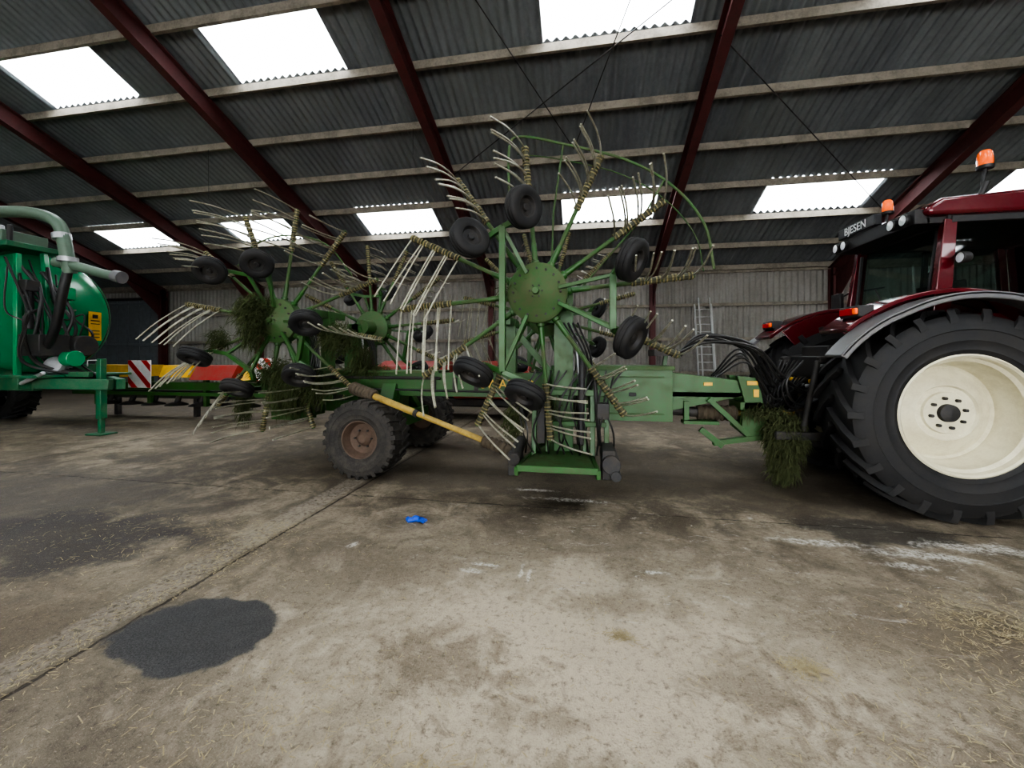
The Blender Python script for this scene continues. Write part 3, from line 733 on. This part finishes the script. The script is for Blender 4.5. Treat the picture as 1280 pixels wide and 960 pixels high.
# ------------------------------------------------------------ mower implement parked behind
MW=empty('folded_disc_mower')
mb=MB()
mb.prism([(-12.4,7.85,1.0),(-12.4,7.95,1.28),(-12.4,8.5,1.28),(-12.4,8.6,1.0)],(1.9,0,0),'yellow')
mb.prism([(-9.85,7.85,1.0),(-9.85,7.95,1.28),(-9.85,8.5,1.28),(-9.85,8.6,1.0)],(.8,0,0),'yellow')
mb.prism([(-8.9,7.75,.95),(-8.9,7.95,1.28),(-8.9,8.5,1.28),(-8.9,8.6,.95)],(1.1,0,0),'redimp')
mb.prism([(-7.6,7.8,.95),(-7.6,7.95,1.2),(-7.6,8.5,1.2),(-7.6,8.6,.95)],(2.1,0,0),'yellow')
mb.beam((-12.3,8.0,.78),(-5.3,8.0,.8),.12,.18,'green'); mb.beam((-12.3,8.4,.55),(-5.3,8.4,.55),.2,.2,'dark')
mb.beam((-12.3,7.8,.62),(-5.3,7.8,.62),.06,.08,'green')
for x in (-12,-10.4,-8.8,-7,-5.6): mb.beam((x,8.1,.3),(x,8.1,1.0),.08,.1,'green')
for i in range(10): mb.lathe((-11.8+.68*i,8.2,.3),(0,0,1),[(.001,.08),(.1,.08),(.22,.03),(.24,0),(.001,0)],'dark',18); mb.tube([(-11.8+.68*i,8.2,.34),(-11.8+.68*i,8.3,.6)],.06,'dark',10)
for x in (-11.8,-9.4,-6.4): mb.beam((x,8.4,0),(x,8.4,.45),.1,.1,'dark')
board(mb,-10.2,7.7,1.08,.64); board(mb,-6.95,7.7,1.2,.5)
mb.beam((-10.2,7.72,.76),(-10.2,8.0,.76),.05,.05,'green'); mb.beam((-10.2,7.73,.74),(-10.2,7.73,1.0),.05,.03,'green')
mb.beam((-6.95,7.73,.8),(-6.95,7.73,1.1),.05,.03,'green'); mb.beam((-6.95,7.72,.8),(-6.95,8.0,.8),.05,.05,'green')
mb.build('mower_body',MW,bevel=.015,seg=2)
RD=empty('red_mower_conditioner')
mb=MB()
for x0,x1 in ((-5.0,-3.2),(-3.0,-1.2)):
    pts=[(x0,9.0,.5),(x0,8.9,.95),(x0,9.1,1.25),(x0,9.5,1.38),(x0,10.0,1.3),(x0,10.2,.9),(x0,10.2,.5)]
    mb.prism(pts,(x1-x0,0,0),'redimp')
mb.bb(-5.1,-1.1,9.1,10.1,.3,.5,'dark')
for x in (-4.8,-1.4): 
    mb.lathe((x,9.6,.3),(1,0,0),[(.001,-.1),(.2,-.1),(.3,-.08),(.3,.08),(.2,.1),(.001,.1)],'rubber',24)
mb.build('mower_body_red',RD,bevel=.04,seg=2)

# ------------------------------------------------------------ slurry tanker
TK=empty('slurry_tanker')
mb=MB()
R=1.2; cy,cz=6.3,2.35; prof=[]
for i in range(9):
    r=R*math.sin(pi/2*i/8); prof.append((max(r,.001),.32*math.cos(pi/2*i/8)))
prof+= [(R,-6.2)]+[(max(R*math.cos(pi/2*i/6),.001),-6.2-.3*math.sin(pi/2*i/6)) for i in range(1,7)]
mb.lathe((-10.8,cy,cz),(1,0,0),prof,'tankgreen',64)
for x in (-10.85,-12.6,-14.6): mb.lathe((x,cy,cz),(1,0,0),[(R,-.05),(R+.04,-.05),(R+.04,.05),(R,.05)],'tankgreen_d',64)
mb.lathe((-10.5,cy-.1,cz+.1),(1,0,0),[(.45,-.02),(.45,.08),(.4,.1),(.001,.14)],'tankgreen',32)
for k in range(12):
    a=2*pi*k/12; mb.tube([(-10.42,cy-.1+.42*math.cos(a),cz+.1+.42*math.sin(a)),(-10.39,cy-.1+.42*math.cos(a),cz+.1+.42*math.sin(a))],.02,'steel',6)
mb.build('tank',TK,ang=35)
mb=MB()
for y in (5.75,6.85):
    mb.beam((-16.8,y,1.0),(-9.9,y,1.0),.14,.28,'tankgreen_d'); 
    mb.beam((-9.95,y,1.0),(-8.9,6.3+(y-6.3)*.15,.95),.14,.2,'tankgreen_d')
mb.beam((-10.9,5.3,1.2),(-10.9,7.3,1.2),.2,.25,'tankgreen_d'); mb.beam((-10.0,5.5,1.0),(-10.0,7.1,1.0),.14,.2,'tankgreen_d')
mb.bb(-10.9,-9.6,5.5,7.1,1.1,1.15,'tankgreen_d')
mb.beam((-9.06,6.17,.95),(-9.06,6.17,1.45),.11,.11,'tankgreen_d'); mb.beam((-9.06,6.17,.3),(-9.06,6.17,1.0),.12,.12,'tankgreen_d'); mb.beam((-9.06,6.17,.03),(-9.06,6.17,.4),.08,.08,'tankgreen_d')
mb.bb(-9.24,-8.88,6.02,6.32,0,.03,'tankgreen_d'); mb.tube([(-9.06,6.1,1.42),(-9.06,5.95,1.42),(-9.06,5.95,1.3)],.012,'steel')
mb.beam((-10.3,5.7,1.1),(-10.3,5.7,3.4),.1,.08,'tankgreen'); mb.beam((-10.3,6.2,1.1),(-10.35,6.1,3.5),.1,.08,'tankgreen')
mb.bb(-11.4,-10.2,5.5,6.3,3.5,3.6,'tankgreen_d'); mb.bb(-11.2,-10.4,5.55,6.2,3.6,3.82,'pipegrey')
for k in range(5):
    mb.tube([(-11.1+.2*k,5.6,3.55),(-11.1+.2*k,5.6,3.9)],.04,('steel','dark','pipegrey')[k%3],12)
mb.build('chassis',TK,bevel=.01)
mb=MB()
mb.tube(cr([(-11.4,5.45,4.08),(-10.3,5.5,4.1),(-9.75,5.65,4.08),(-9.35,5.7,3.9),(-9.2,5.7,3.55),(-9.15,5.72,3.22),(-9.15,5.75,3.0)],8),.10,'pipegrey',20)
mb.tube(cr([(-9.4,5.7,3.2),(-9.0,5.76,3.12),(-8.5,5.8,2.98),(-8.2,5.82,2.92)],6),.085,'pipegrey',20)
mb.tube([(-8.24,5.82,2.93),(-8.1,5.83,2.9)],.11,'grey',20); mb.tube([(-9.15,5.72,3.28),(-9.15,5.72,3.2)],.14,'steel',20)
mb.tube([(-9.27,5.7,3.7),(-9.25,5.7,3.6)],.13,'steel',20)
mb.tube(cr([(-9.15,5.72,3.05),(-9.25,5.7,2.6),(-9.5,5.75,2.0),(-9.9,5.8,1.5)],6),.07,'black',16)
mb.build('suction_pipe',TK)
mb=MB()
mb.bb(-10.2,-9.7,5.65,6.1,1.5,1.9,'dark'); mb.tube([(-10.3,6.3,1.7),(-9.6,6.3,1.7)],.2,'dark',20); mb.tube([(-9.6,6.0,1.45),(-9.4,6.0,1.45)],.15,'tankgreen',20)
mb.lathe((-9.8,6.0,1.3),(.3,-.8,.2),[(.001,.15),(.15,.15),(.18,.1),(.15,-.1),(.001,-.1)],'steel',24)
mb.tube([(-10.1,5.75,2.0),(-10.1,5.75,2.7)],.06,'black',14); mb.box((-10.1,5.75,2.8),(.2,.2,.2),'dark'); mb.box((-10.2,6.3,2.75),(.2,.3,.25),'tankgreen')
mb.beam((-9.7,6.0,1.15),(-9.2,6.1,1.15),.1,.1,'tankgreen_d')
random.seed(3)
for k in range(14):
    y0=random.uniform(5.5,6.4)
    mb.tube(cr([(-10.3,y0,random.uniform(2.6,3.5)),(-10.0,y0+random.uniform(-.2,.2),random.uniform(2.2,2.8)),(-9.8,y0+random.uniform(-.2,.2),random.uniform(1.7,2.3)),(-9.9,y0,1.4),(-9.3+random.uniform(-.3,.2),6.2,1.1)],7),random.choice((.014,.02,.028)),'hose',8)
mb.tube([(-9.95,5.55,1.0),(-9.5,5.6,1.2)],.035,'steel',12)
mb.build('vacuum_pump_and_hoses',TK,bevel=.01)
mb=MB()
Rz=Matrix.Rotation(.3,3,'Z')
mb.box((-10.5,7.03,2.15),(.012,.3,.62),'yellow',Rz)
for z in (2.36,2.27,2.2,2.05,1.98,1.91): mb.box((-10.49,7.03,z),(.012,.2 if z<2.3 else .12,.02 if z<2.3 else .08),'signblack',Rz)
mb.build('warning_label',TK)
mb=MB()
for y,o in ((5.2,-1),(7.4,1)):
    for x in (-13.6,-15.2):
        lugtyre(mb,(x,y,.62),(0,o,0),.62,.5,.3,22,'rubber',lug=.03)
        mb.lathe((x,y,.62),(0,o,0),[(.32,.2),(.3,.18),(.28,.05),(.1,.08),(.001,.1)],'steel',28)
        mb.tube([(x,y,.62),(x,6.3,.62)],.08,'dark',12)
        mb.beam((x,5.75 if o<0 else 6.85,.62),(x,5.75 if o<0 else 6.85,1.0),.1,.1,'tankgreen_d')
mb.build('tanker_wheels',TK,ang=30)

# ------------------------------------------------------------ ladder, glove, straw
mb=MB()
for x in (3.84,4.38):
    mb.beam((x,14.15,0),(x,14.85,3.3),.04,.09,'alu')
for i in range(12):
    z=.25+i*.26; y=14.15+.7*z/3.3; mb.tube([(3.84,y,z),(4.38,y,z)],.018,'alu',8)
for x in (3.93,4.29): mb.beam((x,14.08,.5),(x,14.68,3.5),.03,.07,'alu')
mb.build('aluminium_ladder')
mb=MB()
gx,gy=-1.47,3.42
mb.tube(cr([(gx-.05,gy,.012),(gx-.02,gy+.01,.024),(gx+.02,gy,.02)],4),[.022,.026,.028,.028,.028,.026,.026,.024,.022],'blue',10)
for k,(dx,dy,l) in enumerate(((.04,.025,.05),(.05,.01,.06),(.045,-.01,.05),(.035,-.025,.045),(-.0,.04,.04))):
    mb.tube([(gx+.015,gy+dy*.6,.016),(gx+.015+dx*.6,gy+dy,.02),(gx+.025+dx+ .01,gy+dy*1.4,.008)],[.009,.008,.006],'blue',8)
mb.tube([(gx-.04,gy,.012),(gx-.075,gy-.015,.012),(gx-.10,gy+.01,.016)],[.02,.026,.022],'blue',10)
mb.build('blue_rubber_glove')
mb=MB(); random.seed(11)
def straw(x,y,l,z=.004,wd=1.0):
    if y>3.2 or ((x+2.07)/.5)**2+((y-1.84)/.33)**2<1: return
    a=random.uniform(0,2*pi); d=V((math.cos(a),math.sin(a),random.uniform(-.02,.08)))*l/2; sd=V((-math.sin(a),math.cos(a),0))*random.uniform(.001,.0024)*wd
    c=V((x,y,z+abs(d.z))); mb.add([c-d-sd,c-d+sd,c+d+sd,c+d-sd],[(0,1,2,3)],'straw')
for _ in range(3800):
    y=random.uniform(.6,4); straw(random.uniform(-5,4.5),y,random.uniform(.008,.035))
for _ in range(1600): straw(random.gauss(-2.6,.12),random.uniform(1,4),random.uniform(.01,.04))
for (cx,cy,s,n) in ((2.3,2.67,.22,700),(1.05,2.13,.06,220),(-.55,1.35,.08,120),(.2,2.2,.03,90),(-3.2,2.9,.6,500),(1.6,1.6,.35,400),(-1.3,1.4,.3,200),(2.0,2.2,.3,300)):
    for _ in range(n): straw(random.gauss(cx,s),random.gauss(cy,s*.6),random.uniform(.015,.06),random.uniform(.003,.015))
mb.build('straw_litter',smooth=False,recalc=False)
mb=MB(); clump(mb,(1.9,1.72,.012),(.012,.012,.008),120,'dark',ln=(.008,.02)); mb.build('dirt_clod',smooth=False,recalc=False)

# ------------------------------------------------------------ world, camera
w=bpy.data.worlds.new('overcast_sky'); sc.world=w; w.use_nodes=True
bg=w.node_tree.nodes['Background']; bg.inputs[0].default_value=(.96,.98,1,1); bg.inputs[1].default_value=10.5
cam=bpy.data.cameras.new('camera'); co=bpy.data.objects.new('camera',cam); COL.objects.link(co)
cam.sensor_width=36; cam.lens=500/1280*36; cam.shift_y=-35/1280; cam.clip_end=200; cam.clip_start=.02
co.location=(0,0,1.5); co.rotation_euler=(pi/2,0,math.radians(10)); sc.camera=co
sc.view_settings.view_transform='AgX'; sc.view_settings.look='AgX - High Contrast'; sc.view_settings.exposure=0.28
